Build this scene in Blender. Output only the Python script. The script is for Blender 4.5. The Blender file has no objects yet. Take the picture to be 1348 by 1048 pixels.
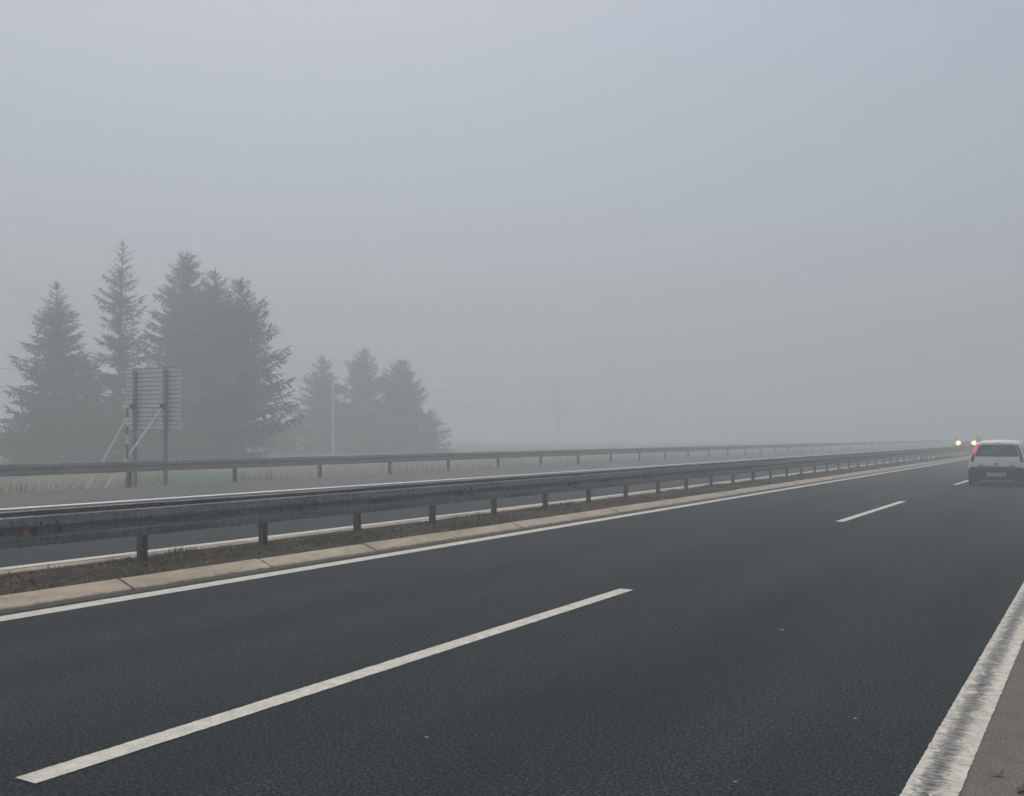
import bpy, bmesh, math, random
from mathutils import Vector, Matrix

R = math.radians
sc = bpy.context.scene
COL = sc.collection
rnd = random.Random(7)

# ------------------------------------------------------------------ helpers
def tag(o, label=None, cat=None, group=None, kind=None):
    if label: o['label'] = label
    if cat: o['category'] = cat
    if group: o['group'] = group
    if kind: o['kind'] = kind
    return o

def empty(name, loc=(0, 0, 0), rz=0.0):
    o = bpy.data.objects.new(name, None)
    o.empty_display_size = 0.3
    o.location = loc
    o.rotation_euler = (0, 0, rz)
    COL.objects.link(o)
    return o

class MB:
    """collects verts / faces for ONE mesh object"""
    def __init__(self):
        self.v = []
        self.f = []
    def add(self, vs, fs):
        n = len(self.v)
        self.v += [tuple(p) for p in vs]
        self.f += [tuple(i + n for i in f) for f in fs]
    def box(self, x0, x1, y0, y1, z0, z1):
        self.add([(x0, y0, z0), (x1, y0, z0), (x1, y1, z0), (x0, y1, z0),
                  (x0, y0, z1), (x1, y0, z1), (x1, y1, z1), (x0, y1, z1)],
                 [(0, 3, 2, 1), (4, 5, 6, 7), (0, 1, 5, 4), (1, 2, 6, 5), (2, 3, 7, 6), (3, 0, 4, 7)])
    def quad(self, a, b, c, d):
        self.add([a, b, c, d], [(0, 1, 2, 3)])
    def tube(self, pts, radii, n=8, cap=True):
        rings = []
        pts = [Vector(p) for p in pts]
        vs = []
        for i, p in enumerate(pts):
            d = (pts[min(i + 1, len(pts) - 1)] - pts[max(i - 1, 0)]).normalized()
            a = Vector((0, 0, 1)) if abs(d.z) < .9 else Vector((1, 0, 0))
            u = d.cross(a).normalized()
            w = d.cross(u)
            for k in range(n):
                t = 2 * math.pi * k / n
                vs.append(p + (u * math.cos(t) + w * math.sin(t)) * radii[i])
        fs = []
        for i in range(len(pts) - 1):
            for k in range(n):
                fs.append((i * n + k, i * n + (k + 1) % n, (i + 1) * n + (k + 1) % n, (i + 1) * n + k))
        if cap:
            fs.append(tuple(range(n)))
            fs.append(tuple((len(pts) - 1) * n + k for k in reversed(range(n))))
        self.add(vs, fs)
    def extrude_y(self, prof, y0, y1, closed=True, cap=True):
        """profile of (x, z) swept along y"""
        n = len(prof)
        vs = [(x, y0, z) for x, z in prof] + [(x, y1, z) for x, z in prof]
        fs = []
        for i in range(n if closed else n - 1):
            j = (i + 1) % n
            fs.append((i, j, n + j, n + i))
        if cap and closed:
            fs.append(tuple(range(n)))
            fs.append(tuple(n + i for i in reversed(range(n))))
        self.add(vs, fs)
    def build(self, name, mat, parent=None, smooth=False, loc=None, angle=35, bevel=0):
        me = bpy.data.meshes.new(name)
        me.from_pydata(self.v, [], self.f)
        bm = bmesh.new(); bm.from_mesh(me)
        bmesh.ops.recalc_face_normals(bm, faces=bm.faces)
        if bevel:
            ed = [e for e in bm.edges if len(e.link_faces) == 2 and e.calc_face_angle(0) > R(25)]
            bmesh.ops.bevel(bm, geom=ed, offset=bevel, segments=2, profile=.5, affect='EDGES', clamp_overlap=True)
        bm.to_mesh(me); bm.free()
        if smooth:
            me.polygons.foreach_set('use_smooth', [True] * len(me.polygons))
            try: me.set_sharp_from_angle(angle=R(angle))
            except Exception: pass
        me.materials.append(mat)
        o = bpy.data.objects.new(name, me)
        COL.objects.link(o)
        if parent: o.parent = parent
        if loc: o.location = loc
        return o

def link_copy(o, parent, loc):
    c = o.copy()
    c.parent = parent
    c.location = loc
    COL.objects.link(c)
    return c

# ------------------------------------------------------------------ materials
def new_mat(name):
    m = bpy.data.materials.new(name)
    m.use_nodes = True
    nt = m.node_tree
    b = nt.nodes['Principled BSDF']
    return m, nt, b

def N(nt, t, **kw):
    n = nt.nodes.new(t)
    for k, v in kw.items():
        setattr(n, k, v)
    return n

def ramp(nt, src, stops):
    r = N(nt, 'ShaderNodeValToRGB')
    e = r.color_ramp.elements
    e[0].position, e[0].color = stops[0][0], (*stops[0][1], 1)
    e[1].position, e[1].color = stops[1][0], (*stops[1][1], 1)
    for p, c in stops[2:]:
        x = e.new(p); x.color = (*c, 1)
    nt.links.new(src, r.inputs['Fac'])
    return r.outputs['Color']

def coords(nt, scale=(1, 1, 1)):
    tc = N(nt, 'ShaderNodeTexCoord')
    mp = N(nt, 'ShaderNodeMapping')
    mp.inputs['Scale'].default_value = scale
    nt.links.new(tc.outputs['Object'], mp.inputs['Vector'])
    return mp.outputs['Vector']

def noise(nt, vec, scale, detail=4, rough=.6):
    n = N(nt, 'ShaderNodeTexNoise')
    n.inputs['Scale'].default_value = scale
    n.inputs['Detail'].default_value = detail
    n.inputs['Roughness'].default_value = rough
    nt.links.new(vec, n.inputs['Vector'])
    return n.outputs['Fac']

def mixc(nt, fac, a, b, mode='MIX'):
    m = N(nt, 'ShaderNodeMix', data_type='RGBA', blend_type=mode)
    for s, val in ((m.inputs[0], fac), (m.inputs[6], a), (m.inputs[7], b)):
        if hasattr(val, 'is_linked') or isinstance(val, bpy.types.NodeSocket):
            nt.links.new(val, s)
        elif isinstance(val, (int, float)):
            s.default_value = val
        else:
            s.default_value = (*val, 1)
    return m.outputs[2]

def math_n(nt, op, a, b=None, c=None, clamp=False):
    m = N(nt, 'ShaderNodeMath', operation=op, use_clamp=clamp)
    for i, v in enumerate((a, b, c)):
        if v is None: continue
        if isinstance(v, (int, float)): m.inputs[i].default_value = v
        else: nt.links.new(v, m.inputs[i])
    return m.outputs[0]

def bump(nt, b, h, strength=.4, dist=.01):
    n = N(nt, 'ShaderNodeBump')
    n.inputs['Strength'].default_value = strength
    n.inputs['Distance'].default_value = dist
    nt.links.new(h, n.inputs['Height'])
    nt.links.new(n.outputs['Normal'], b.inputs['Normal'])

def plain(name, col, rough=.6, metal=0.0, var=.25, scale=6, spec=.4):
    m, nt, b = new_mat(name)
    v = coords(nt)
    f = noise(nt, v, scale, 5, .65)
    c0 = tuple(x * (1 - var) for x in col); c1 = tuple(min(1, x * (1 + var)) for x in col)
    nt.links.new(ramp(nt, f, [(.3, c0), (.7, c1)]), b.inputs['Base Color'])
    b.inputs['Roughness'].default_value = rough
    b.inputs['Metallic'].default_value = metal
    b.inputs['Specular IOR Level'].default_value = spec
    return m

def asphalt(name, lo, hi, patch_lo, patch_hi, rough=.82, crumb=170, tracks=False, spark=2.7):
    m, nt, b = new_mat(name)
    v = coords(nt)
    f = noise(nt, v, crumb, 2, .75)
    c = ramp(nt, f, [(.40, lo), (.54, hi), (.66, tuple(x * spark for x in hi))])
    vo = N(nt, 'ShaderNodeTexVoronoi'); vo.inputs['Scale'].default_value = crumb * .45
    nt.links.new(v, vo.inputs['Vector'])
    c = mixc(nt, math_n(nt, 'MULTIPLY', math_n(nt, 'LESS_THAN', vo.outputs['Distance'], .16), .3), c, tuple(min(1, x * 1.9) for x in hi))
    big = noise(nt, coords(nt, (.9, .12, 1)), 1.0, 5, .6)
    c = mixc(nt, 1.0, c, ramp(nt, big, [(.3, patch_lo), (.7, patch_hi)]), 'MULTIPLY')
    if tracks:
        tc = N(nt, 'ShaderNodeTexCoord'); sx = N(nt, 'ShaderNodeSeparateXYZ'); nt.links.new(tc.outputs['Object'], sx.inputs[0])
        wob = math_n(nt, 'MULTIPLY', math_n(nt, 'SUBTRACT', noise(nt, coords(nt, (.6, .25, 1)), 1.0, 3, .6), .5), .8)
        t = math_n(nt, 'DIVIDE', math_n(nt, 'ADD', math_n(nt, 'ADD', sx.outputs['X'], wob), 8.6), 8.0)
        st = []
        for cx in (-6.28, -2.52):
            for dx, g in ((-1.25, .96), (-.76, 1.16), (-.3, .97), (0, .84), (.3, .97), (.76, 1.16), (1.25, .96)):
                st.append(((cx + dx + 8.6) / 8.0, (g, g, g)))
        c = mixc(nt, 1.0, c, ramp(nt, t, st), 'MULTIPLY')
    mid = noise(nt, v, 7, 4, .6)
    c = mixc(nt, 1.0, c, ramp(nt, mid, [(.3, (.86, .86, .86)), (.7, (1.1, 1.1, 1.1))]), 'MULTIPLY')
    nt.links.new(c, b.inputs['Base Color'])
    b.inputs['Roughness'].default_value = rough
    b.inputs['Specular IOR Level'].default_value = .12
    bump(nt, b, f, .9, .012)
    return m

M = {}
M['asphalt'] = asphalt('dark_asphalt', (.002, .003, .0036), (.025, .034, .039), (.74, .75, .77), (1.2, 1.2, 1.2), crumb=54, tracks=True)
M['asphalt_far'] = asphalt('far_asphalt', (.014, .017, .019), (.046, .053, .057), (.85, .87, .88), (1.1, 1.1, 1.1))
M['shoulder'] = asphalt('worn_shoulder_asphalt', (.125, .117, .107), (.185, .174, .160), (.86, .85, .84), (1.1, 1.1, 1.1), .85, 75, spark=1.45)
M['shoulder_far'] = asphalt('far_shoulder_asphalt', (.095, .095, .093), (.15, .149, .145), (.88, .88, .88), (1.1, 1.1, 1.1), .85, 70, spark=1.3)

def paint(name, worn):
    m, nt, b = new_mat(name)
    v = coords(nt)
    grain = noise(nt, v, 160, 3, .75)
    dirt = noise(nt, v, 9, 5, .65)
    c = ramp(nt, dirt, [(.25, (.47, .45, .38)), (.65, (.72, .70, .60))])
    c = mixc(nt, 1.0, c, ramp(nt, grain, [(.25, (.72, .72, .72)), (.5, (1, 1, 1))]), 'MULTIPLY')
    # small chips where the stones of the road show through
    chip = noise(nt, v, 55, 4, .8)
    hole = math_n(nt, 'GREATER_THAN', chip, .62)
    c = mixc(nt, math_n(nt, 'MULTIPLY', hole, .75), c, (.11, .11, .105))
    chip2 = math_n(nt, 'GREATER_THAN', noise(nt, coords(nt, (1, .6, 1)), 26, 6, .8), .655)
    c = mixc(nt, math_n(nt, 'MULTIPLY', chip2, .7), c, (.13, .13, .12))
    if worn:
        sx = N(nt, 'ShaderNodeSeparateXYZ')
        tc = N(nt, 'ShaderNodeTexCoord'); nt.links.new(tc.outputs['Object'], sx.inputs[0])
        # scraped band in the inner half of the line, scraped across the travel direction
        d = math_n(nt, 'ABSOLUTE', math_n(nt, 'SUBTRACT', sx.outputs['X'], -.70))
        band = math_n(nt, 'SUBTRACT', 1.0, math_n(nt, 'DIVIDE', d, .10), clamp=True)
        st = noise(nt, coords(nt, (22, 120, 1)), 1.0, 7, .82)
        lumps = noise(nt, coords(nt, (16, 7, 1)), 1.0, 7, .75)
        w = math_n(nt, 'ADD', math_n(nt, 'ADD', math_n(nt, 'MULTIPLY', band, .36), math_n(nt, 'MULTIPLY', st, 1.1)), math_n(nt, 'MULTIPLY', lumps, 1.0))
        msk = N(nt, 'ShaderNodeMapRange'); nt.links.new(w, msk.inputs['Value'])
        msk.inputs['From Min'].default_value = 1.20; msk.inputs['From Max'].default_value = 1.30
        c = mixc(nt, math_n(nt, 'MULTIPLY', msk.outputs[0], .9), c, ramp(nt, grain, [(.3, (.12, .12, .12)), (.65, (.33, .325, .31))]))
        scr = noise(nt, coords(nt, (11, 62, 1)), 1.0, 5, .7)
        sm = math_n(nt, 'MULTIPLY', math_n(nt, 'GREATER_THAN', math_n(nt, 'ADD', scr, math_n(nt, 'MULTIPLY', band, .12)), .61), math_n(nt, 'GREATER_THAN', lumps, .42))
        c = mixc(nt, math_n(nt, 'MULTIPLY', sm, .9), c, (.045, .045, .045))
    nt.links.new(c, b.inputs['Base Color'])
    b.inputs['Roughness'].default_value = .75
    bump(nt, b, grain, .5, .004)
    return m
M['paint'] = paint('road_paint', False)
M['white_line'] = plain('fresh_white_line', (.80, .80, .78), .6, 0, .08, 3)
M['paint_worn'] = paint('worn_road_paint', True)

def concrete():
    m, nt, b = new_mat('kerb_concrete')
    v = coords(nt)
    f = noise(nt, coords(nt, (3, 1.3, 3)), 1, 6, .65)
    c = ramp(nt, f, [(.3, (.33, .275, .19)), (.7, (.54, .47, .345))])
    g = noise(nt, v, 60, 4, .7)
    c = mixc(nt, 1.0, c, ramp(nt, g, [(.3, (.78, .78, .78)), (.65, (1.06, 1.06, 1.06))]), 'MULTIPLY')
    stn = noise(nt, coords(nt, (9, 2.4, 9)), 1, 7, .75)
    c = mixc(nt, 1.0, c, ramp(nt, stn, [(.3, (.68, .66, .63)), (.52, (1.05, 1.05, 1.06))]), 'MULTIPLY')
    # splash dirt that collects along the foot of the kerb
    tc = N(nt, 'ShaderNodeTexCoord'); sx = N(nt, 'ShaderNodeSeparateXYZ'); nt.links.new(tc.outputs['Object'], sx.inputs[0])
    e = noise(nt, coords(nt, (6, 9, 6)), 1, 5, .7)
    low = math_n(nt, 'ADD', sx.outputs['Z'], math_n(nt, 'MULTIPLY', math_n(nt, 'SUBTRACT', e, .5), .07))
    mr = N(nt, 'ShaderNodeMapRange'); nt.links.new(low, mr.inputs['Value'])
    mr.inputs['From Min'].default_value = .035; mr.inputs['From Max'].default_value = .012
    c = mixc(nt, math_n(nt, 'MULTIPLY', mr.outputs[0], .75), c, (.12, .10, .08))
    nt.links.new(c, b.inputs['Base Color'])
    b.inputs['Roughness'].default_value = .9
    bump(nt, b, g, .4, .006)
    return m
M['concrete'] = concrete()

def soil(name, a, bcol, ccol, scale=10):
    m, nt, b = new_mat(name)
    v = coords(nt)
    f = noise(nt, v, scale, 6, .7)
    c = ramp(nt, f, [(.25, a), (.55, bcol), (.8, ccol)])
    g = noise(nt, v, scale * 7, 4, .75)
    c = mixc(nt, 1.0, c, ramp(nt, g, [(.3, (.5, .5, .5)), (.65, (1.2, 1.2, 1.2))]), 'MULTIPLY')
    nt.links.new(c, b.inputs['Base Color'])
    b.inputs['Roughness'].default_value = .95
    bump(nt, b, g, .9, .03)
    return m
M['soil'] = soil('median_litter', (.018, .014, .008), (.044, .032, .017), (.050, .050, .020))
M['gutter'] = soil('gutter_grit', (.075, .065, .055), (.12, .105, .09), (.17, .15, .125), 14)
M['field'] = soil('winter_field', (.10, .085, .055), (.17, .15, .10), (.16, .165, .09), 1.2)
M['green'] = soil('green_field', (.06, .14, .075), (.10, .21, .12), (.14, .24, .14), 2.5)

def island_mat(name, stops, rough=.85, transl=0.0):
    m, nt, b = new_mat(name)
    g = N(nt, 'ShaderNodeNewGeometry')
    c = ramp(nt, g.outputs['Random Per Island'], stops)
    v = coords(nt)
    big = noise(nt, v, .9, 4, .6)
    c = mixc(nt, 1.0, c, ramp(nt, big, [(.3, (.6, .62, .62)), (.7, (1.25, 1.25, 1.2))]), 'MULTIPLY')
    nt.links.new(c, b.inputs['Base Color'])
    b.inputs['Roughness'].default_value = rough
    b.inputs['Specular IOR Level'].default_value = .2
    return m
M['blades'] = island_mat('median_grass', [(0, (.045, .060, .020)), (.25, (.095, .085, .035)), (.7, (.15, .098, .05)), (1, (.27, .21, .11))])
M['leaf_brown'] = island_mat('dead_leaves', [(0, (.07, .045, .022)), (.6, (.14, .085, .045)), (1, (.22, .15, .085))])
M['straw'] = island_mat('dry_weeds', [(0, (.16, .12, .07)), (.5, (.30, .25, .17)), (1, (.46, .41, .31))])
M['spruce'] = island_mat('spruce_needles', [(0, (.013, .024, .019)), (.5, (.025, .041, .032)), (1, (.048, .066, .048))])
M['bush'] = island_mat('shrub_leaves', [(0, (.022, .034, .02)), (.5, (.04, .055, .03)), (1, (.08, .085, .045))])
M['bark'] = plain('bark', (.06, .05, .042), .95, 0, .4, 8, .2)
M['twig'] = plain('bare_twigs', (.10, .09, .08), .95, 0, .3, 3, .2)

def galv(name, lo, hi, metal=.35, rough=.55):
    m, nt, b = new_mat(name)
    v = coords(nt)
    a = noise(nt, coords(nt, (5, .9, 5)), 1, 6, .7)
    c = ramp(nt, a, [(.28, lo), (.72, hi)])
    s = noise(nt, coords(nt, (30, 16, 2)), 1, 4, .7)      # vertical run-off streaks
    c = mixc(nt, 1.0, c, ramp(nt, s, [(.32, (.62, .61, .60)), (.6, (1.08, 1.08, 1.08))]), 'MULTIPLY')
    sp = noise(nt, v, 45, 4, .75)
    c = mixc(nt, 1.0, c, ramp(nt, sp, [(.33, (.6, .6, .6)), (.55, (1.05, 1.05, 1.05))]), 'MULTIPLY')
    nt.links.new(c, b.inputs['Base Color'])
    b.inputs['Metallic'].default_value = metal
    nt.links.new(ramp(nt, s, [(.3, (rough + .2,) * 3), (.7, (rough,) * 3)]), b.inputs['Roughness'])
    bump(nt, b, sp, .12, .004)
    return m
M['galv'] = galv('weathered_galvanised_rail', (.085, .09, .095), (.29, .295, .30))
M['galv_post'] = galv('weathered_galvanised_post', (.08, .083, .085), (.17, .172, .172))
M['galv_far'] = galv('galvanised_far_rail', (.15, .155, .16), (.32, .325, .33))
M['alu'] = plain('aluminium_sign_back', (.80, .80, .77), .55, .1, .12, 3)
M['steel'] = plain('grey_steel', (.17, .175, .18), .5, .4, .2, 5)
M['sign_post'] = plain('zinc_sign_post', (.26, .265, .27), .6, .1, .2, 5)
M['steel_light'] = plain('pale_steel_tube', (.72, .72, .71), .5, .1, .15, 5)
M['bolt'] = plain('dark_bolt', (.035, .035, .036), .5, .5, .2, 20)
M['red_refl'] = plain('red_reflector', (.45, .025, .03), .35, 0, .15, 40, .6)
M['red_paint'] = plain('red_paint', (.45, .055, .04), .5, 0, .2, 12)
M['white_paint'] = plain('white_paint', (.76, .75, .71), .5, 0, .12, 12)
M['pole_concrete'] = plain('pole_concrete', (.50, .49, .46), .85, 0, .15, 5)
M['wire'] = plain('wire_black', (.03, .03, .03), .6, 0, .1, 5)
M['car_white'] = plain('white_car_paint', (.82, .81, .78), .32, 0, .07, 3, .5)
M['car_grey'] = plain('silver_car_paint', (.40, .41, .42), .32, 0, .1, 3, .5)
M['bumper'] = plain('dark_bumper_plastic', (.012, .0135, .017), .6, 0, .2, 8)
M['rubber'] = plain('tyre_rubber', (.016, .016, .017), .85, 0, .2, 20, .3)
M['rim'] = plain('wheel_rim', (.30, .30, .31), .4, .6, .1, 8)
M['under'] = plain('car_underside', (.012, .012, .012), .9, 0, .2, 8, .1)
M['trim'] = plain('black_trim', (.02, .02, .021), .5, 0, .2, 8)
M['plate'] = plain('number_plate_white', (.62, .62, .62), .5, 0, .05, 8)
M['lens_red'] = plain('unlit_red_lens', (.16, .012, .016), .25, 0, .15, 20, .6)
M['lens_smoke'] = plain('lens_lower', (.10, .025, .028), .3, 0, .15, 20, .6)
M['pebble'] = plain('pale_pebble', (.33, .32, .30), .8, 0, .2, 30)

def glass_mat():
    m, nt, b = new_mat('car_glass')
    f = noise(nt, coords(nt), 3, 3, .5)
    nt.links.new(ramp(nt, f, [(.35, (.015, .022, .024)), (.62, (.10, .12, .125))]), b.inputs['Base Color'])  # lighter patches in the colour stand in for reflections and seats inside
    b.inputs['Roughness'].default_value = .12
    b.inputs['Specular IOR Level'].default_value = .6
    return m
M['glass'] = glass_mat()

def emit(name, col, strength):
    m, nt, b = new_mat(name)
    f = noise(nt, coords(nt), 20, 2, .5)
    nt.links.new(ramp(nt, f, [(.2, tuple(x * .9 for x in col)), (.8, col)]), b.inputs['Emission Color'])
    b.inputs['Base Color'].default_value = (*col, 1)
    b.inputs['Emission Strength'].default_value = strength
    return m
M['tail_lit'] = emit('lit_tail_lamp', (1.0, .012, .03), .80)
M['head_lit'] = emit('lit_headlamp', (1.0, .52, .14), 260)
M['head_bowl'] = emit('lit_reflector_bowl', (1.0, .36, .06), 11)

# ------------------------------------------------------------------ setting
Y0, Y1 = -14.0, 330.0

def grid(name, x0, x1, y0, y1, nx, ny, zf, mat, **kw):
    mb = MB()
    vs = []
    for j in range(ny + 1):
        y = y0 + (y1 - y0) * j / ny
        for i in range(nx + 1):
            x = x0 + (x1 - x0) * i / nx
            vs.append((x, y, zf(x, y)))
    fs = [(j * (nx + 1) + i, j * (nx + 1) + i + 1, (j + 1) * (nx + 1) + i + 1, (j + 1) * (nx + 1) + i)
          for j in range(ny) for i in range(nx)]
    mb.add(vs, fs)
    return mb.build(name, mat, **kw)

tag(grid('ground', -330, 120, -40, 420, 90, 92, lambda x, y: -.16 + .03 * math.sin(x * .7 + y * .31), M['field'], smooth=True), kind='structure')

def slab(name, x0, x1, mat, z=0.0, z1=None):
    mb = MB()
    zb = z if z1 is None else z1          # left edge height may differ (cross fall)
    mb.extrude_y([(x0, -.4), (x1, -.4), (x1, z), (x0, zb)], Y0, Y1)
    return tag(mb.build(name, mat), kind='structure')
slab('road', -8.635, -.70, M['asphalt'])
slab('hard_shoulder', -.70, 2.6, M['shoulder'])
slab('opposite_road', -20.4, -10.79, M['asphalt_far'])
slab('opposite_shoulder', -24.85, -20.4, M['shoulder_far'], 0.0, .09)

def stripe(name, x0, x1, y0, y1, mat, z=.005):
    mb = MB()
    g = random.Random(int(abs(x0 * 1000 + y0 * 10)))
    ys = [y0]
    while ys[-1] < y1 - .02:
        y = ys[-1]
        ys.append(min(y1, y + (0.028 if -1 < y < 14 else .12 if y < 45 else 2.0)))
    rag = lambda y: g.gauss(0, .0018) if y < 45 else 0
    vs = []
    for y in ys:
        vs += [(x0 + rag(y), y, z), (x1 + rag(y), y, z)]
    mb.add(vs, [(2 * i, 2 * i + 1, 2 * i + 3, 2 * i + 2) for i in range(len(ys) - 1)])
    bm_o = mb.build(name, mat)
    return tag(bm_o, kind='structure')
stripe('inner_edge_line', -8.40, -8.165, Y0, Y1, M['paint'])
stripe('outer_edge_line', -.796, -.572, Y0, Y1, M['paint_worn'])
stripe('opposite_inner_edge_line', -11.49, -11.27, Y0, Y1, M['paint'])
stripe('opposite_outer_edge_line', -20.72, -20.33, Y0, Y1, M['white_line'], .012)
starts = [-13.4] + [2.79 + 16.2 * k for k in range(13)]
for s in starts:
    stripe('lane_dash', -4.378, -4.222, s, s + 6.7, M['paint'])
for k in range(13):
    s = -10 + 16.2 * k
    stripe('opposite_lane_dash', -15.98, -15.82, s, s + 6.7, M['paint'])

# grit that lies in the gutter between the edge line and the kerb
mb = MB()
y = Y0
while y < 150:
    w = .05 + .035 * rnd.random()
    mb.add([(-8.64, y, .004), (-8.56 + w, y, .004), (-8.56 + .05 + .035 * rnd.random(), y + .45, .004), (-8.64, y + .45, .004)], [(0, 1, 2, 3)])
    y += .45
tag(mb.build('gutter_dirt', M['gutter']), kind='structure')

# kerbs: sloping concrete stones with open joints
def kerb(name, sx, xf, first, wid=.27):
    mb = MB()
    y = first
    k = 0
    while y < 240:
        prof = [(xf, -.3), (xf, .004), (xf + sx * .015, .022), (xf + sx * .20, .090), (xf + sx * .235, .100), (xf + sx * wid, .100), (xf + sx * wid, -.3)]
        dz = rnd.uniform(-.004, .004); dx = rnd.uniform(-.004, .004)
        prof = [(px + dx, pz + (dz if pz > 0 else 0)) for px, pz in prof]
        mb.extrude_y(prof, y + .016, y + 1.985 - .016)
        y += 1.985
    o = mb.build(name, M['concrete'], bevel=.006)
    return tag(o, kind='structure')
kerb('kerb', -1, -8.625, 6.80 - 1.985 * 10)
kerb('opposite_kerb', 1, -10.80, 6.10 - 1.985 * 10, .50)

def soil_z(x, y):
    t = (x + 9.6) / .72
    return .066 + .030 * (1 - t * t) + .013 * math.sin(y * 2.3 + x * 3) * math.sin(y * .77) + .012 * math.sin(y * 7.1 + x * 9)
tag(grid('median_strip', -10.31, -8.885, Y0, 240, 10, 760, soil_z, M['soil'], smooth=True), kind='structure')

# grass and leaf litter on the median
mb = MB()
def blade(mb, x, y, z, h, w, lean, az):
    dx, dy = math.cos(az), math.sin(az)
    px, py = -dy * w, dx * w
    mb.add([(x - px, y - py, z), (x + px, y + py, z),
            (x + px * .6 + dx * lean * .4, y + py * .6 + dy * lean * .4, z + h * .6),
            (x - px * .6 + dx * lean * .4, y - py * .6 + dy * lean * .4, z + h * .6),
            (x + dx * lean, y + dy * lean, z + h)],
           [(0, 1, 2, 3), (3, 2, 4)])
for i in range(80000):
    yy = 3 + 75 * rnd.random() ** 1.7
    xx = -10.32 + 1.42 * rnd.random()
    clump = math.sin(yy * 1.9 + xx * 2.1) + math.sin(yy * .63 - xx * 4) + rnd.uniform(-1, 1)
    h = max(.014, .038 + .028 * clump) * rnd.uniform(.35, 1.3)
    blade(mb, xx, yy, soil_z(xx, yy) - .01, h, rnd.uniform(.002, .0045) * (1 + yy / 22), rnd.uniform(.02, .12), rnd.uniform(0, 6.28))
tag(mb.build('grass', M['blades']), label='short brown and green grass on the narrow median', cat='grass', kind='stuff')
mb = MB()
for i in range(5000):
    yy = 3 + 70 * rnd.random() ** 1.6
    xx = -10.3 + 1.38 * rnd.random()
    z = soil_z(xx, yy) + rnd.uniform(.002, .025)
    s = rnd.uniform(.012, .035); a = rnd.uniform(0, 6.28)
    t1, t2 = rnd.uniform(-.5, .5), rnd.uniform(-.5, .5)
    ca, sa = math.cos(a) * s, math.sin(a) * s
    mb.add([(xx + ca, yy + sa, z + t1 * s), (xx - sa * .6, yy + ca * .6, z + t2 * s), (xx - ca, yy - sa, z - t1 * s), (xx + sa * .6, yy - ca * .6, z - t2 * s)], [(0, 1, 2, 3)])
tag(mb.build('leaf_litter', M['leaf_brown']), label='dead brown leaves scattered along the median', cat='leaf litter', kind='stuff')

# dry weeds behind the far barrier
mb = MB()
for i in range(9000):
    xx = -24.95 - 7 * rnd.random() ** 1.8
    yy = 8 + 110 * rnd.random() ** 1.4
    patch = math.sin(yy * .55) + math.sin(yy * 1.3 + xx)
    h = rnd.uniform(.08, .30) + max(0, patch) * rnd.uniform(0, .28)
    blade(mb, xx, yy, -.17, h, rnd.uniform(.006, .014), rnd.uniform(.02, .16), rnd.uniform(0, 6.28))
tag(mb.build('dry_weeds', M['straw']), label='pale dry weeds growing behind the far guardrail', cat='weeds', kind='stuff')

# strip of green crop behind the far barrier
mb = MB()
poly = [(-25.4, 20.9), (-36.5, 29.6), (-33.4, 32.2), (-25.2, 25.2)]
nn = 26
for i in range(nn):
    t0, t1 = i / nn, (i + .62) / nn
    def L(t, a, b): return (a[0] + (b[0] - a[0]) * t, a[1] + (b[1] - a[1]) * t)
    A, B = L(t0, poly[0], poly[1]), L(t1, poly[0], poly[1])
    C_, D_ = L(t1, poly[3], poly[2]), L(t0, poly[3], poly[2])
    hh = .05
    mb.add([(A[0], A[1], -.11), (B[0], B[1], -.11), (C_[0], C_[1], -.11), (D_[0], D_[1], -.11),
            ((A[0] + B[0]) / 2, (A[1] + B[1]) / 2, -.11 + hh), ((C_[0] + D_[0]) / 2, (C_[1] + D_[1]) / 2, -.11 + hh)],
           [(0, 4, 5, 3), (1, 2, 5, 4)])
tag(mb.build('green_crop', M['green']), label='low rows of green crop behind the far guardrail', cat='crop', kind='stuff')

# ------------------------------------------------------------------ guardrails
def wprof(xface, out, zc):
    """closed W-beam section; out = +1 faces +x"""
    pts = [(.0, .150), (.010, .157), (.052, .157), (.064, .150), (.080, .072), (.081, .060), (.074, .050), (.012, .006), (.005, -.006),
           (.010, -.018), (.074, -.056), (.082, -.064), (.083, -.074), (.070, -.148), (.060, -.156), (.012, -.157), (.0, -.150)]
    th = .005
    outer = [(xface + out * (d - .083), zc + z) for d, z in pts]
    inner = [(xface + out * (d - .083 - th), zc + z * .985) for d, z in reversed(pts)]
    return outer + inner

def rail_mesh(xface, out, zc, ln, over=.30, bolts=True):
    mb = MB()
    prof = wprof(xface, out, zc)
    mb.extrude_y(prof, 0, ln)
    # lapped joint: the next beam's end sits over this one
    mb.extrude_y(wprof(xface + out * .0065, out, zc), ln - over, ln - .004)
    return mb

def bolt_mesh(xface, out, zc, ln):
    mb = MB()
    x = xface + out * .010
    mb.tube([(x - out * .02, 0, zc), (x + out * .008, 0, zc)], [.016, .014], 8)
    return mb

def post_mesh(w, d, z0, z1):
    """open C-section"""
    mb = MB()
    t = .006
    prof = [(-d, -w), (d, -w), (d, -w + .022), (d - t, -w + .022), (d - t, -w + t), (-d + t, -w + t), (-d + t, w - t), (d - t, w - t), (d - t, w - .022), (d, w - .022), (d, w), (-d, w)]
    n = len(prof)
    mb.add([(x, y, z0) for x, y in prof] + [(x, y, z1) for x, y in prof],
           [(i, (i + 1) % n, n + (i + 1) % n, n + i) for i in range(n)] + [tuple(range(n)), tuple(n + i for i in reversed(range(n)))])
    return mb

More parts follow.
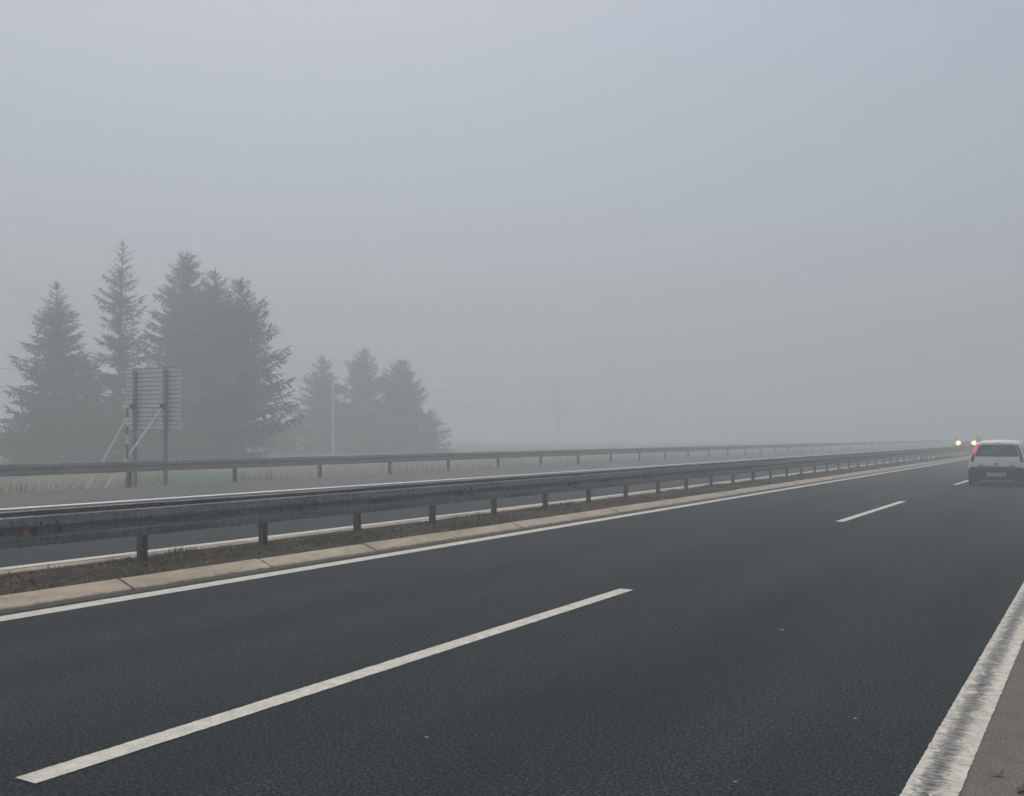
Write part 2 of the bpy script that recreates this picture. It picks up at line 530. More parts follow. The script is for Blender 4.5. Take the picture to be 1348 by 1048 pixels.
# near, double-sided barrier on the median
gr = empty('guardrail', (-10.0, 0, .1))
tag(gr, 'nearer double sided grey steel guardrail on closely spaced posts along the median kerb', 'guardrail')
ZC = .60 - .1
first = None
pos = [8.0 + 2.0 * k for k in range(-7, 88)]
for i, yy in enumerate(pos):
    if first is None:
        mbp = post_mesh(.052, .035, -.35, .56)
        first = mbp.build('post', M['galv_post'], gr, loc=(0, yy, 0))
        m2 = MB()
        m2.box(-.40, -.042, -.05, .05, .44, .56)
        m2.box(.042, .30, -.05, .05, .44, .56)
        sp = m2.build('spacer', M['galv_post'], first, loc=(0, 0, 0))
        m3 = MB(); m3.tube([(.32, 0, ZC), (.345, 0, ZC)], [.024, .018], 8)
        pb = m3.build('bolt', M['bolt'], first)
    else:
        p = link_copy(first, gr, (0, yy, 0))
        if yy < 40:
            link_copy(sp, p, (0, 0, 0)); link_copy(pb, p, (0, 0, 0))
LN = 4.0
r1 = rail_mesh(.40, 1, ZC, LN).build('rail', M['galv'], gr, smooth=True, loc=(0, -5.35, 0), angle=24)
BOLTS = [(0, yy, dz) for yy in (LN - .25, LN - .06) for dz in (.083, -.083)]
b1 = bolt_mesh(.40, 1, ZC, LN).build('bolt', M['bolt'], r1, loc=BOLTS[0])
for q in BOLTS[1:]: link_copy(b1, r1, q)
r2 = rail_mesh(-.48, -1, ZC, LN).build('rail', M['galv'], gr, smooth=True, loc=(0, -3.35, 0), angle=24)
for k in range(1, 46):
    c = link_copy(r1, gr, (0, -5.35 + LN * k, rnd.uniform(-.004, .004)))
    if k < 8:
        for q in BOLTS: link_copy(b1, c, q)
    link_copy(r2, gr, (0, -3.35 + LN * k, rnd.uniform(-.006, .006)))
# red reflector in the valley of the near rail
rb = MB()
rb.add([(.0, -.045, -.03), (.0, .045, -.03), (.0, .045, .03), (.0, -.045, .03), (.03, -.035, -.026), (.03, .035, -.026), (.03, .035, .026), (.03, -.035, .026)],
       [(0, 1, 2, 3), (4, 7, 6, 5), (0, 4, 5, 1), (1, 5, 6, 2), (2, 6, 7, 3), (3, 7, 4, 0)])
rb.build('reflector', M['red_refl'], gr, loc=(.325, 6.27, ZC - .01))

# far, single-sided barrier
gf = empty('guardrail', (-24.58, 0, .06))
tag(gf, 'farther single rail guardrail beyond the opposite carriageway, fading into the fog', 'guardrail')
ZF = .70 - .06
first = None
SPF = 4.1
for k in range(-5, 56):
    yy = 27.4 + SPF * k
    if first is None:
        first = post_mesh(.06, .045, -.5, .80).build('post', M['galv_post'], gf, loc=(0, yy, 0))
        m2 = MB(); m2.box(.05, .11, -.06, .06, ZF - .1, ZF + .1)
        sp = m2.build('spacer', M['galv_post'], first)
    else:
        p = link_copy(first, gf, (0, yy, 0))
        if yy < 50: link_copy(sp, p, (0, 0, 0))
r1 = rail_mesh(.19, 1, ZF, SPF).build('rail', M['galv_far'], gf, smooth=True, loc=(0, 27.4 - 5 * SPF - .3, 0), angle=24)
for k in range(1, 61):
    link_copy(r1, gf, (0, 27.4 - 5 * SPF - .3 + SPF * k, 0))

# ------------------------------------------------------------------ snow pole on the far barrier
sp_ = empty('snow_pole', (-24.66, 19.2, -.1))
tag(sp_, 'thin red and white banded snow pole standing at the far guardrail', 'marker pole')
zz = 0.0; k = 0
segs = [('red_band', .45), ('white_band', .55), ('red_band', .45), ('white_band', .27), ('red_band', .26), ('white_band', .26), ('red_band', .26)]
for nm, ln in segs:
    mb = MB(); mb.tube([(0, 0, zz), (0, 0, zz + ln)], [.038, .038], 10)
    mb.build(nm, M['red_paint'] if nm == 'red_band' else M['white_paint'], sp_, smooth=True)
    zz += ln

# ------------------------------------------------------------------ road sign seen from behind
sg = empty('road_sign', (-28.0, 22.8, -.16))
tag(sg, 'large road sign seen from behind, ribbed pale panel on two braced posts', 'road sign')
PW, ZB, ZT = 1.40, 1.97, 4.05
mb = MB()
np_ = 14
hgt = (ZT - ZB) / np_
for i in range(np_):
    z0 = ZB + i * hgt
    mb.box(-PW, PW, 0, .012, z0 + .006, z0 + hgt - .006)
panel = mb.build('panel', M['alu'], sg)
mb = MB()
for i in range(np_ + 1):
    z0 = ZB + i * hgt
    mb.box(-PW, PW, -.016, .010, z0 - .009, z0 + .009)
mb.build('rib', M['steel'], panel)
for px in (-.76, .78):
    mb = MB()
    # I-section post
    mb.box(px - .045, px + .045, -.16, -.150, 0, 3.98)
    mb.box(px - .045, px + .045, -.05, -.040, 0, 3.98)
    mb.box(px - .006, px + .006, -.150, -.05, 0, 3.98)
    mb.build('post', M['sign_post'], sg)
    mb = MB()
    foot = -2.55 if px > 0 else -2.0
    mb.tube([(px, -.20, 2.72), (px, foot, -.05)], [.034, .034], 10)
    br = mb.build('brace', M['steel_light'], sg, smooth=True)
    mb = MB(); mb.box(px - .09, px + .09, -.25, -.165, 2.64, 2.82)
    mb.build('bracket', M['bolt'], br)

# ------------------------------------------------------------------ trees
def spruce(name, label, x, y, h, r, seed, lift=0.0, group=None, low=.03, gap=1.0, power=.85, open_=1.0, step=.22):
    g = random.Random(seed)
    root = empty(name, (x, y, -.2))
    tag(root, label, 'tree', group)
    lean = (g.uniform(-.2, .2), g.uniform(-.2, .2))
    def tp(z):
        t = z / h
        return Vector((lean[0] * t * t, lean[1] * t * t, z))
    mb = MB()
    zs = [h * i / 8 for i in range(9)]
    mb.tube([tp(z) for z in zs], [max(.015, .012 * h * (1 - z / h) ** .9 + .01) for z in zs], 9)
    mb.build('trunk', M['bark'], root, smooth=True)
    mb = MB()
    UP = Vector((0, 0, 1))
    def twig(p, d, ln, w):
        side = d.cross(UP)
        if side.length < 1e-3: side = Vector((1, 0, 0))
        side = side.normalized() * w
        side = side + UP * g.uniform(-.7, .7) * w
        m = p + d * ln * .45
        e = p + d * ln
        mb.add([p, m + side, e, m - side], [(0, 1, 2, 3)])
    z = h * low
    while z < h * .985:
        t = z / h
        base = r * (1 - t) ** power
        n = g.randint(6, 9) if t < .8 else g.randint(4, 6)
        a0 = g.uniform(0, 6.28)
        for k in range(n):
            if g.random() > open_: continue
            az = a0 + 6.283 * k / n + g.uniform(-.3, .3)
            L = base * g.choice((.62, .8, .95, 1.0, 1.08, 1.2)) * g.uniform(.85, 1.1) + .05
            e0 = R(-16 + 30 * t + lift + g.uniform(-9, 9))
            e1 = e0 + R(15 + g.uniform(-10, 12))
            p = tp(z + g.uniform(-.12, .12))
            st = max(5, int(L / step))
            sl = L / st
            for s in range(st):
                f = s / st
                el = e0 + (e1 - e0) * f * f
                d = Vector((math.cos(az) * math.cos(el), math.sin(az) * math.cos(el), math.sin(el)))
                q = p + d * sl
                w = .035
                sd = Vector((-d.y, d.x, 0)).normalized()
                # shoot along the limb
                twig(p, d, sl * 1.5, min(.055, .02 + .03 * L))
                ln = min(.9, .22 + .26 * L * (1 - .6 * f)) * min(1, .30 + L * .55) * g.uniform(.7, 1.3)
                for sgn in (-1, 1):
                    dd = (d * g.uniform(.55, .95) + sd * sgn * g.uniform(.6, 1.0) + UP * g.uniform(-.30, .12)).normalized()
                    twig(p, dd, ln, ln * .105 + .018)
                    if ln > .35: twig(p + dd * ln * .25, (dd + sd * sgn * .7 - UP * .1).normalized(), ln * .5, .03)
                    if ln > .3:
                        m = p + dd * ln * .5
                        d3 = (dd + d * .8 + UP * g.uniform(-.5, .1)).normalized()
                        twig(m, d3, ln * .55, .035)
                for q2 in range(2 if L > 1.2 else 1):
                    dd = (d * .5 - UP * g.uniform(.35, 1.0) + sd * g.uniform(-.6, .6)).normalized()
                    twig(p, dd, ln * g.uniform(.6, 1.0), ln * .10 + .015)
                p = q
            twig(p, d, min(.3, .08 + .2 * L), .03)
        z += gap * (.20 + .26 * (1 - t)) * g.uniform(.8, 1.25)
    for k in range(5):
        a = 6.283 * k / 5
        twig(tp(h * .985 - .1 * k * .6), Vector((math.cos(a) * .5, math.sin(a) * .5, 1)).normalized(), .25, .03)
    twig(tp(h * .975), UP, h * .055, .035)
    mb.build('crown', M['spruce'], root)
    return root

def S(x, y, z, k):      # slide a tree along the ground towards the camera by k
    return x * k, y * k, (z - 1.6) * k + 1.6 + .2

GA = 'spruces behind the sign'
GB = 'spruces farther off in the fog'
K1 = .95
x, y, h = S(-65.3, 44.8, 12.7, K1); spruce('spruce_tree', 'leftmost tall spruce, narrow pointed top standing clear of its neighbours', x, y, h, 4.0, 11, 8, GA, power=.78)
x, y, h = S(-63.1, 48.4, 16.1, K1); spruce('spruce_tree', 'tallest spruce with sparse open branches, directly behind the sign', x, y, h, 3.7, 23, 12, GA, gap=1.8, open_=.72, power=.72)
x, y, h = S(-62.0, 53.7, 16.0, K1); spruce('spruce_tree', 'tall dense broad spruce with blunt top just right of the sparse one', x, y, h, 4.7, 35, 12, GA, power=.62)
x, y, h = S(-57.8, 52.9, 14.2, K1); spruce('spruce_tree', 'spruce wedged between the dense blunt one and the low spreading one', x, y, h, 3.9, 47, 12, GA, power=.62)
x, y, h = S(-53.9, 51.7, 13.0, K1); spruce('spruce_tree', 'wide spreading spruce with upswept branches at right of the near group', x, y, h, 4.5, 59, 18, GA, power=.62, open_=.88, gap=1.15, low=.13)
x, y, h = S(-64.8, 46.8, 7.2, K1); spruce('spruce_tree', 'short bushy spruce filling the gap left of the sign', x, y, h, 3.7, 61, 10, GA, power=.5, open_=.8)
x, y, h = S(-73.2, 82.0, 10.3, .93); spruce('spruce_tree', 'left spruce of the farther trio, behind the concrete pole', x, y, h, 3.9, 71, 10, GB, power=.66)
x, y, h = S(-72.0, 87.4, 11.5, .93); spruce('spruce_tree', 'middle and tallest spruce of the farther trio', x, y, h, 4.1, 83, 10, GB, power=.6)
x, y, h = S(-67.2, 88.0, 9.9, .93); spruce('spruce_tree', 'right spruce of the farther trio with ragged right side', x, y, h, 4.3, 97, 12, GB, power=.55)
x, y, h = S(-63.1, 88.0, 4.3, .93); spruce('spruce_tree', 'small spruce at the right foot of the farther trio', x, y, h, 2.5, 101, 10, GB, power=.5)

def shrub(label, x, y, h, r, seed, mat='bush', n=2600):
    g = random.Random(seed)
    root = empty('shrub', (x, y, -.2))
    tag(root, label, 'shrub')
    mb = MB()
    for k in range(7):
        a = 6.28 * k / 7 + g.random()
        p1 = Vector((math.cos(a) * r * .3, math.sin(a) * r * .3, h * .45)); p2 = Vector((math.cos(a) * r * .7, math.sin(a) * r * .7, h * g.uniform(.7, .95)))
        mb.tube([(0, 0, 0), p1, p2], [.05, .03, .01], 5)
    mb.build('stem', M['bark'], root)
    mb = MB()
    lob = [(g.uniform(-.6, .6) * r, g.uniform(-.6, .6) * r, g.uniform(.25, .78) * h, g.uniform(.28, .5) * r) for _ in range(14)]
    for i in range(n):
        cx, cy, cz, cr = g.choice(lob)
        d = Vector((g.gauss(0, 1), g.gauss(0, 1), g.gauss(0, 1))).normalized() * cr * g.random() ** .4
        p = Vector((cx, cy, max(.05, cz + d.z * .8))) + Vector((d.x, d.y, 0))
        s = g.uniform(.06, .15)
        u = Vector((g.gauss(0, 1), g.gauss(0, 1), g.gauss(0, 1))).normalized() * s
        w = u.orthogonal().normalized() * s * .5
        mb.add([p - u, p + w, p + u, p - w], [(0, 1, 2, 3)])
    mb.build('foliage', M[mat], root)
    return root
shrub('low dark bush between the two spruce groups', -65.0, 67.4, 3.0, 2.9, 5, n=4200)
shrub('dense dark bush at the foot of the farther trio', -64.0, 76.5, 3.4, 4.0, 15, n=5200)
shrub('low dark bush at far left beside the leftmost spruce', -59.9, 38.2, 2.6, 2.4, 6, n=3200)
shrub('rounded low bush beneath the braces of the sign', -55.5, 40.0, 3.6, 3.8, 8, n=5200)
shrub('broad dark bush under the dense blunt spruce, right of the sign', -53.5, 45.0, 2.6, 3.4, 18, n=4200)

def bare_tree(label, x, y, h, spread, seed):
    g = random.Random(seed)
    root = empty('bare_tree', (x, y, -.2))
    tag(root, label, 'tree', 'bare trees almost lost in the fog')
    mt, mc = MB(), MB()
    mt.tube([(0, 0, 0), (.05, 0, h * .3), (0, .1, h * .62), (.1, .05, h * .98)], [.2, .15, .09, .02], 8)
    mt.build('trunk', M['twig'], root, smooth=True)
    def br(p, d, ln, rad, lev):
        q = p + d * ln * .5 + Vector((g.uniform(-.06, .06) * ln, g.uniform(-.06, .06) * ln, 0))
        e = p + d * ln
        mc.tube([p, q, e], [rad, rad * .7, rad * .35], 4, cap=False)
        if lev == 0: return
        for k in range(g.randint(3, 5)):
            t = g.uniform(.3, 1)
            a = p + (e - p) * t
            nd = (d + Vector((g.gauss(0, .5), g.gauss(0, .5), g.uniform(0, .5)))).normalized()
            br(a, nd, ln * g.uniform(.35, .6), rad * .5, lev - 1)
    for k in range(34):
        z = h * (.15 + .8 * k / 34)
        a = g.uniform(0, 6.28)
        d = Vector((math.cos(a) * spread, math.sin(a) * spread, 1)).normalized()
        br(Vector((0, 0, z)), d, h * .34 * (1.05 - z / h) + .4, .05, 2)
    mc.build('crown', M['twig'], root)
    return root
bare_tree('faint slender bare tree in the fog, just right of the far spruces', -118.0, 219.0, 17.0, .35, 3)
bare_tree('faint taller bare tree in the fog, middle of the picture', -119.0, 250.0, 27.5, .55, 4)
bare_tree('faint broad bare tree in the fog, rightmost of the bare ones', -110.0, 257.0, 21.0, .8, 9)

# ------------------------------------------------------------------ utility poles and wires
PX = -69.4
poles = [(PX + 5, 25.5), (PX + 6.2, 72.3), (PX - 2, 236.0)]
def upole(label, x, y):
    root = empty('utility_pole', (x, y, -.2))
    tag(root, label, 'utility pole', 'utility poles along the field')
    mb = MB(); mb.tube([(0, 0, 0), (0, 0, 7.7)], [.17, .10], 12)
    mb.build('shaft', M['pole_concrete'], root, smooth=True)
    mb = MB(); mb.box(-.55, .55, -.05, .05, 7.05, 7.15)
    arm = mb.build('crossarm', M['steel'], root)
    for ix in (-.45, .45):
        mb = MB(); mb.tube([(ix, 0, 7.15), (ix, 0, 7.22), (ix, 0, 7.33)], [.03, .05, .03], 8)
        mb.build('insulator', M['white_paint'], arm)
    return root
upole('pale concrete pole in front of the farther spruce trio', *poles[1])
upole('concrete pole farthest along the wires, lost in fog', *poles[2])
upole('concrete pole carrying the wires outside the left edge', *poles[0])
wires = [('uppermost thin overhead wire, strung from pole to pole', .45, 7.1, 1.2),
         ('middle thin overhead wire below the uppermost', 0.16, 5.75, 1.0), ('lowest thin overhead wire just under the middle', -.16, 5.4, 1.0)]
for lab, dx, z, sag in wires:
    mb = MB()
    for (xa, ya), (xb, yb) in zip(poles, poles[1:]):
        pts = []
        for i in range(17):
            t = i / 16
            pts.append((xa + dx + (xb - xa) * t, ya + (yb - ya) * t, z - sag * 4 * t * (1 - t)))
        mb.tube(pts, [.015] * 17, 5)
    tag(mb.build('overhead_wire', M['wire']), lab, 'wire', 'overhead wires')

# ------------------------------------------------------------------ cars
def build_car(name, label, loc, rz, paint, tail_left, tail_right, head, scale=1.0):
    root = empty(name, loc, rz)
    root.scale = (scale,) * 3
    tag(root, label, 'car')
    # half sections: A sill, B, C widest, D belt, E roof edge, F roof shoulder, G roof centre   (x, y, z)
    st = [
        [(.70, .07, .30), (.775, .02, .40), (.785, .00, .62), (.735, .10, .93), (.565, .285, 1.345), (.47, .30, 1.385), (0, .285, 1.40)],
        [(.76, .20, .22), (.805, .14, .40), (.815, .13, .62), (.770, .22, .94), (.595, .37, 1.36), (.49, .38, 1.415), (0, .36, 1.435)],
        [(.765, .85, .20), (.81, .85, .40), (.82, .85, .62), (.780, .85, .94), (.61, .85, 1.375), (.50, .85, 1.44), (0, .85, 1.465)],
        [(.765, 1.6, .20), (.81, 1.6, .40), (.82, 1.6, .62), (.780, 1.6, .925), (.62, 1.6, 1.385), (.50, 1.6, 1.45), (0, 1.6, 1.475)],
        [(.765, 2.3, .20), (.81, 2.3, .40), (.82, 2.3, .62), (.780, 2.3, .91), (.61, 2.25, 1.35), (.49, 2.25, 1.41), (0, 2.25, 1.435)],
        [(.765, 2.95, .20), (.805, 2.95, .40), (.815, 2.95, .62), (.770, 2.95, .87), (.70, 2.93, .925), (.50, 2.95, .955), (0, 2.98, .97)],
        [(.76, 3.40, .21), (.795, 3.40, .40), (.80, 3.40, .60), (.735, 3.40, .80), (.65, 3.40, .855), (.45, 3.42, .885), (0, 3.44, .90)],
        [(.72, 3.68, .23), (.755, 3.68, .40), (.75, 3.66, .56), (.66, 3.66, .71), (.57, 3.68, .755), (.40, 3.70, .785), (0, 3.72, .80)],
        [(.62, 3.76, .26), (.66, 3.79, .40), (.65, 3.77, .54), (.56, 3.74, .66), (.48, 3.74, .69), (.35, 3.76, .71), (0, 3.78, .72)],
    ]
    mb = MB()
    vs, fs = [], []
    ring = 13
    for s in st:
        left = [(-x, y, z) for x, y, z in s]
        right = [(x, y, z) for x, y, z in reversed(s[:-1])]
        vs += left + right
    for i in range(len(st) - 1):
        for k in range(ring - 1):
            fs.append((i * ring + k, i * ring + k + 1, (i + 1) * ring + k + 1, (i + 1) * ring + k))
        fs.append((i * ring + ring - 1, i * ring, (i + 1) * ring, (i + 1) * ring + ring - 1))
    for base in (0, (len(st) - 1) * ring):
        for k in range(5):
            fs.append((base + k, base + k + 1, base + ring - 2 - k, base + ring - 1 - k))
        fs.append((base + 5, base + 6, base + 7))
    mb.add(vs, fs)
    body = mb.build('body', paint, root, smooth=True, angle=28, bevel=.018)
    # rear surface depth at height z
    def yr(z):
        if z < .62: return 0.0
        if z < .93: return .10 * (z - .62) / .31
        return .10 + .185 * (z - .93) / .415
    def rear_panel(nm, pts, mat, parent, off=.014, th=.02, bev=0):
        m = MB()
        n = len(pts)
        m.add([(x, yr(z) - off, z) for x, z in pts] + [(x, yr(z) - off + th, z) for x, z in pts],
              [tuple(range(n)), tuple(n + i for i in reversed(range(n)))] + [(i, (i + 1) % n, n + (i + 1) % n, n + i) for i in range(n)])
        return m.build(nm, mat, parent, bevel=bev)
    rear_panel('rear_window', [(-.60, .945), (.60, .945), (.615, 1.0), (.515, 1.285), (.47, 1.312), (-.47, 1.312), (-.515, 1.285), (-.615, 1.0)], M['glass'], root, .010)
    # tailgate outline, handle slot
    rear_panel('tailgate_trim', [(-.58, .625), (.58, .625), (.58, .640), (-.58, .640)], M['trim'], root, .008)
    rear_panel('dark_slot', [(-.50, .655), (-.38, .650), (-.38, .675), (-.50, .682)], M['trim'], root, .010)  # small dark slots low on the tailgate, left and right
    rear_panel('dark_slot', [(.38, .650), (.50, .655), (.50, .682), (.38, .675)], M['trim'], root, .010)
    rear_panel('badge', [(-.035, .70), (0, .672), (.035, .70), (.035, .735), (0, .76), (-.035, .735)], M['lens_red'], root, .014)
    for sgn, mat in ((-1, tail_left), (1, tail_right)):
        up = [(sgn * .625, 1.06), (sgn * .705, 1.04), (sgn * .655, 1.17), (sgn * .575, 1.325), (sgn * .522, 1.315), (sgn * .575, 1.16)]
        lo = [(sgn * .655, .80), (sgn * .755, .77), (sgn * .745, .90), (sgn * .700, 1.032), (sgn * .622, 1.05), (sgn * .640, .93)]
        l = rear_panel('tail_light', up, mat, root, .022, .05, .006)
        rear_panel('lower_lens', lo, M['lens_smoke'], l, .020, .05, .006)
        if mat is M['tail_lit']: l['label'] = 'lit red left tail light'
    # wiper
    m = MB(); m.tube([(.0, yr(.94) - .03, .93), (.05, yr(.97) - .035, .972), (.40, yr(1.06) - .03, 1.075)], [.018, .012, .008], 6)
    m.build('wiper', M['trim'], root)
    # spoiler lip / roof edge
    m = MB()
    m.add([(-.47, .27, 1.385), (.47, .27, 1.385), (.47, .215, 1.372), (-.47, .215, 1.372), (-.47, .27, 1.36), (.47, .27, 1.36)],
          [(0, 1, 2, 3), (3, 2, 5, 4), (0, 3, 4), (1, 5, 2), (0, 4, 5, 1)])
    m.build('spoiler', paint, root)
    # bumpers
    def bumper(nm, pts, z0, z1, taper=.02):
        m = MB(); n = len(pts)
        lv = [(z0, .94), (z0 + .06, 1.0), (z1 - .05, 1.0), (z1, .975)]
        vs = []
        cy = sum(p[1] for p in pts) / n
        for z, s in lv:
            vs += [(x * s, cy + (y - cy) * s, z) for x, y in pts]
        fs = [tuple(range(n)), tuple(3 * n + i for i in range(n))]
        for a in range(3):
            fs += [(a * n + i, a * n + (i + 1) % n, (a + 1) * n + (i + 1) % n, (a + 1) * n + i) for i in range(n)]
        m.add(vs, fs)
        return m.build(nm, M['bumper'], root, smooth=True, angle=40, bevel=.01)
    rbm = bumper('rear_bumper', [(-.832, .42), (-.825, .12), (-.77, .0), (-.60, -.055), (0, -.075), (.60, -.055), (.77, .0), (.825, .12), (.832, .42)], .22, .612)
    bumper('front_bumper', [(.80, 3.45), (.765, 3.68), (.66, 3.80), (.35, 3.86), (0, 3.875), (-.35, 3.86), (-.66, 3.80), (-.765, 3.68), (-.80, 3.45)], .20, .52)
    m = MB(); m.box(-.26, .26, -.092, -.078, .325, .435)
    pl = m.build('number_plate', M['plate'], root)
    m = MB()
    for xx, w in ((-.215, .016), (-.14, .022), (-.10, .022), (-.015, .022), (.03, .022), (.075, .022), (.15, .022), (.19, .022)):
        m.box(xx - w / 2 - .004, xx + w / 2 + .004, -.0945, -.0915, .352, .408)
    m.build('characters', M['trim'], pl)
    m = MB(); m.box(-.26, .26, 3.876, 3.892, .33, .44); m.build('number_plate', M['plate'], root)
    m = MB(); m.box(-.47, .47, -.03, .02, .165, .205); m.build('lower_strip', M['rim'], root)  # pale grey strip set just below the rear bumper
    # underbody
    m = MB(); m.box(-.70, .70, .30, 3.55, .17, .235); m.build('underbody', M['under'], root)
    # side windows
    def side(nm, pts, sgn, mat, off=.008):
        m = MB(); n = len(pts)
        def xs(y, z):
            t = min(1, max(0, (z - .93) / .43)); return sgn * (.782 + (.612 - .782) * t + off)
        m.add([(xs(y, z), y, z) for y, z in pts] + [(xs(y, z) - sgn * .02, y, z) for y, z in pts],
              [tuple(range(n)), tuple(n + i for i in reversed(range(n)))] + [(i, (i + 1) % n, n + (i + 1) % n, n + i) for i in range(n)])
        return m.build(nm, mat, root)
    for sgn in (-1, 1):
        side('side_window', [(.48, .97), (1.30, .96), (1.30, 1.33), (.62, 1.32), (.50, 1.22)], sgn, M['glass'])
        side('side_window', [(1.38, .96), (2.55, .945), (2.22, 1.30), (2.05, 1.335), (1.38, 1.335)], sgn, M['glass'])
        m = MB(); m.box(sgn * .815 - .02, sgn * .815 + .02, 1.40, 1.62, .80, .84); m.build('door_handle', M['trim'], root, bevel=.008)
        m = MB(); x0 = sgn * .80; x1 = sgn * .98
        m.box(min(x0, x1), max(x0, x1), 2.40, 2.52, .93, 1.06); m.build('wing_mirror', M['bumper'], root, bevel=.03)
        m = MB(); x0 = sgn * .822; x1 = sgn * .835
        m.box(min(x0, x1), max(x0, x1), .95, 2.55, .44, .50); m.build('side_strip', M['trim'], root)
        for wy in (.56, 2.98):
            m = MB(); xa, xb = sgn * .70, sgn * .826
            m.tube([(xa, wy, .30), (xb, wy, .30)], [.335, .335], 28); m.build('wheel_arch', M['under'], root)
            w = empty('wheel', (sgn * .745, wy, .285)); w.parent = root
            m = MB(); m.tube([(-.085, 0, 0), (-.075, 0, 0), (.075, 0, 0), (.085, 0, 0)], [.265, .285, .285, .265], 32); m.build('tyre', M['rubber'], w, smooth=True, angle=50)
            m = MB(); m.tube([(sgn * .080, 0, 0), (sgn * .089, 0, 0)], [.19, .165], 24); m.build('rim', M['rim'], w)
    # windscreen and front lamps
    m = MB()
    a = [(-.66, 2.90, .955), (.66, 2.90, .955), (.54, 2.30, 1.375), (-.54, 2.30, 1.375)]
    m.add([(x, y + .012, z + .017) for x, y, z in a] + [(x, y - .01, z - .01) for x, y, z in a],
          [(0, 1, 2, 3), (7, 6, 5, 4), (0, 4, 5, 1), (1, 5, 6, 2), (2, 6, 7, 3), (3, 7, 4, 0)])
    m.build('windscreen', M['glass'], root)
    for sgn in (-1, 1):
        h = MB(); h.tube([(sgn * .60, 3.60, .62), (sgn * .60, 3.80, .62), (sgn * .60, 3.815, .62)], [.105, .105, .09], 16)
        h = h.build('headlight', M['trim'], root)
        if head is not M['rim']:
            q = MB(); q.tube([(sgn * .60, 3.815, .62), (sgn * .60, 3.820, .62)], [.185, .180], 18); q.build('reflector_bowl', M['head_bowl'], h)
        b = MB(); b.tube([(sgn * .60, 3.815, .62), (sgn * .60, 3.832, .62)], [.062, .058], 16)
        b.build('lamp_glass', head, h)
    m = MB(); m.box(-.32, .32, 3.772, 3.80, .57, .64); m.build('grille', M['trim'], root)
    return root

build_car('parked_car' if False else 'car', 'small white hatchback seen from behind, left tail light glowing red', (-3.03, 34.6, 0), 0.0, M['car_white'], M['tail_lit'], M['lens_red'], M['rim'])
build_car('car', 'oncoming car far off in the fog with two glowing headlights', (-13.3, 123.0, 0), math.pi, M['car_grey'], M['lens_red'], M['lens_red'], M['head_lit'], 1.3)

# ------------------------------------------------------------------ small litter
def leaf(label, x, y, s, a, z=.006):
    m = MB()
    pts = []
    for i in range(10):
        t = 6.283 * i / 10
        rr = s * (.5 + .5 * abs(math.cos(t)) ** .7) * (1 if i % 2 else .8)
        pts.append((rr * math.cos(t), rr * .5 * math.sin(t), .010 * math.cos(2 * t) + .012))
    m.add([(0, 0, .004)] + pts, [(0, i + 1, (i + 1) % 10 + 1) for i in range(10)])
    o = m.build('fallen_leaf', M['leaf_brown'], loc=(x, y, z), smooth=True)
    o.rotation_euler = (0, 0, a)
    tag(o, label, 'leaf', 'dead leaves on the hard shoulder')
leaf('small dark curled leaf on the hard shoulder beside the worn line', -.45, 5.18, .035, .5)
leaf('dark dead leaf on the hard shoulder at the bottom right corner', -.335, 5.02, .055, 1.2)
def pebble(label, x, y, s, seed):
    g = random.Random(seed)
    bm = bmesh.new(); bmesh.ops.create_icosphere(bm, subdivisions=2, radius=s)
    for v in bm.verts: v.co = Vector((v.co.x * 1.5, v.co.y, v.co.z * .5)) * g.uniform(.85, 1.15)
    me = bpy.data.meshes.new('pebble'); bm.to_mesh(me); bm.free(); me.materials.append(M['pebble'])
    o = bpy.data.objects.new('pebble', me); COL.objects.link(o); o.location = (x, y, s * .4)
    tag(o, label, 'pebble', 'pale stones lying on the dark lane')
pebble('pale pebble on the dark lane nearest the worn edge line', -1.23, 5.82, .007, 1)
pebble('pale flat stone in the lane, farthest from the camera', -2.3, 8.15, .012, 2)
pebble('pale stone in the lane at the bottom, nearest the camera', -1.48, 4.47, .007, 3)
pebble('pale stone in the lane just right of the long dash', -3.1, 4.29, .007, 4)

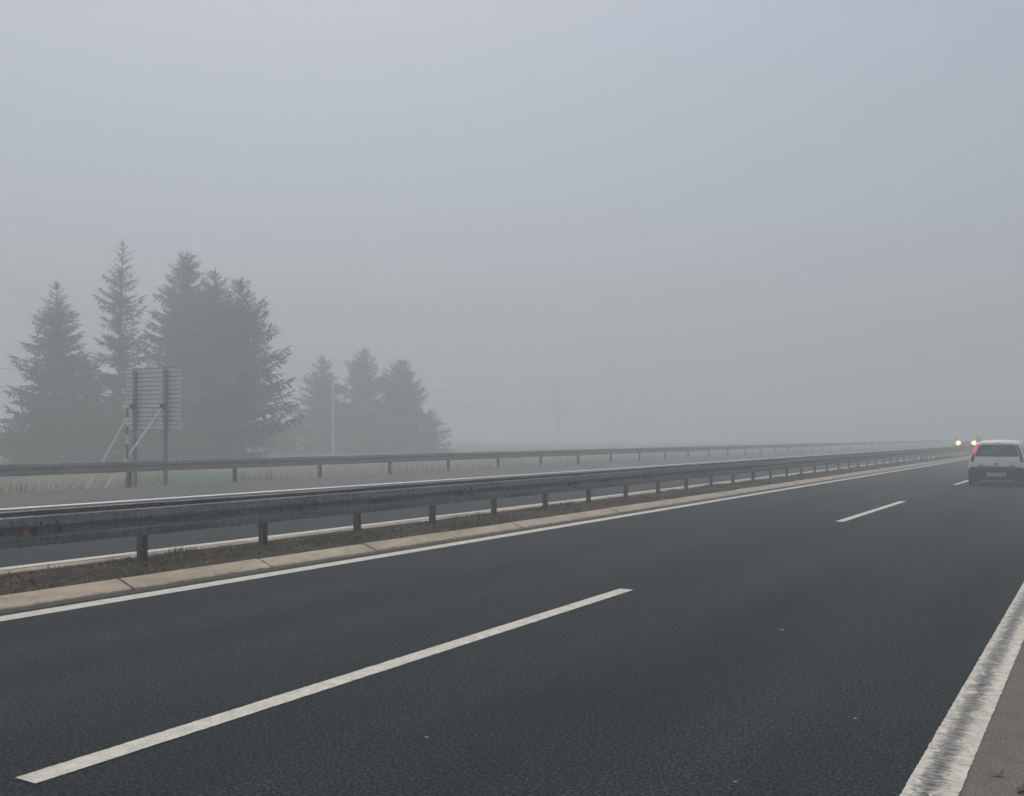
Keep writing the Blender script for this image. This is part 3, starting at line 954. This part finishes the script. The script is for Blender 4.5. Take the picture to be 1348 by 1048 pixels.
# ------------------------------------------------------------------ haze
hb = MB(); hb.box(-340, 130, -60, 440, -1.4, 22.0)
m, nt, b = new_mat('haze_air')
nt.nodes.remove(b)
pv = N(nt, 'ShaderNodeVolumePrincipled')
pv.inputs['Color'].default_value = (.85, .925, .94, 1)
pv.inputs['Density'].default_value = .0110
pv.inputs['Anisotropy'].default_value = .25
nt.links.new(pv.outputs['Volume'], nt.nodes['Material Output'].inputs['Volume'])
try: m.volume_intersection_method = 'ACCURATE'
except Exception: pass
haze = hb.build('haze', m)
tag(haze, 'even pale fog filling the air over the road', 'fog', kind='stuff')
haze.display_type = 'WIRE'

# ------------------------------------------------------------------ light
SUN_EL, SUN_AZ = R(68), R(-48)
w = bpy.data.worlds.new('World'); sc.world = w
w.use_nodes = True
nt = w.node_tree
bg = nt.nodes['Background']
sky = N(nt, 'ShaderNodeTexSky', sky_type='NISHITA')
sky.sun_disc = False
sky.sun_elevation = SUN_EL
sky.sun_rotation = SUN_AZ
sky.air_density = 1.0; sky.dust_density = 6.0; sky.ozone_density = 1.0
hs = N(nt, 'ShaderNodeHueSaturation'); hs.inputs['Saturation'].default_value = .85
nt.links.new(sky.outputs[0], hs.inputs['Color'])
nt.links.new(hs.outputs[0], bg.inputs['Color'])
bg.inputs['Strength'].default_value = .12
sd = bpy.data.lights.new('Sun', 'SUN'); sd.energy = .65; sd.angle = R(40); sd.color = (1, .96, .9)
so = bpy.data.objects.new('sun', sd); COL.objects.link(so)
dirv = Vector((math.sin(SUN_AZ) * math.cos(SUN_EL), math.cos(SUN_AZ) * math.cos(SUN_EL), math.sin(SUN_EL)))
so.rotation_euler = (-dirv).to_track_quat('-Z', 'Y').to_euler()

# ------------------------------------------------------------------ camera
cd = bpy.data.cameras.new('camera'); cam = bpy.data.objects.new('camera', cd); COL.objects.link(cam)
cd.sensor_width = 36; cd.lens = 1310 / 1348 * 36
cd.shift_y = 49.6 / 1348
cd.clip_end = 1500; cd.clip_start = .05
cam.location = (0, 0, 1.6)
cam.rotation_euler = (R(90), 0, R(30.96))
sc.camera = cam

sc.view_settings.view_transform = 'Standard'
sc.view_settings.look = 'None'
sc.view_settings.exposure = 0.0
sc.view_settings.gamma = 1.0
sc.cycles.use_denoising = True
sc.cycles.volume_bounces = 2
sc.cycles.max_bounces = 6
sc.cycles.sample_clamp_indirect = 4.0
sc.cycles.use_adaptive_sampling = True
sc.cycles.adaptive_threshold = .015
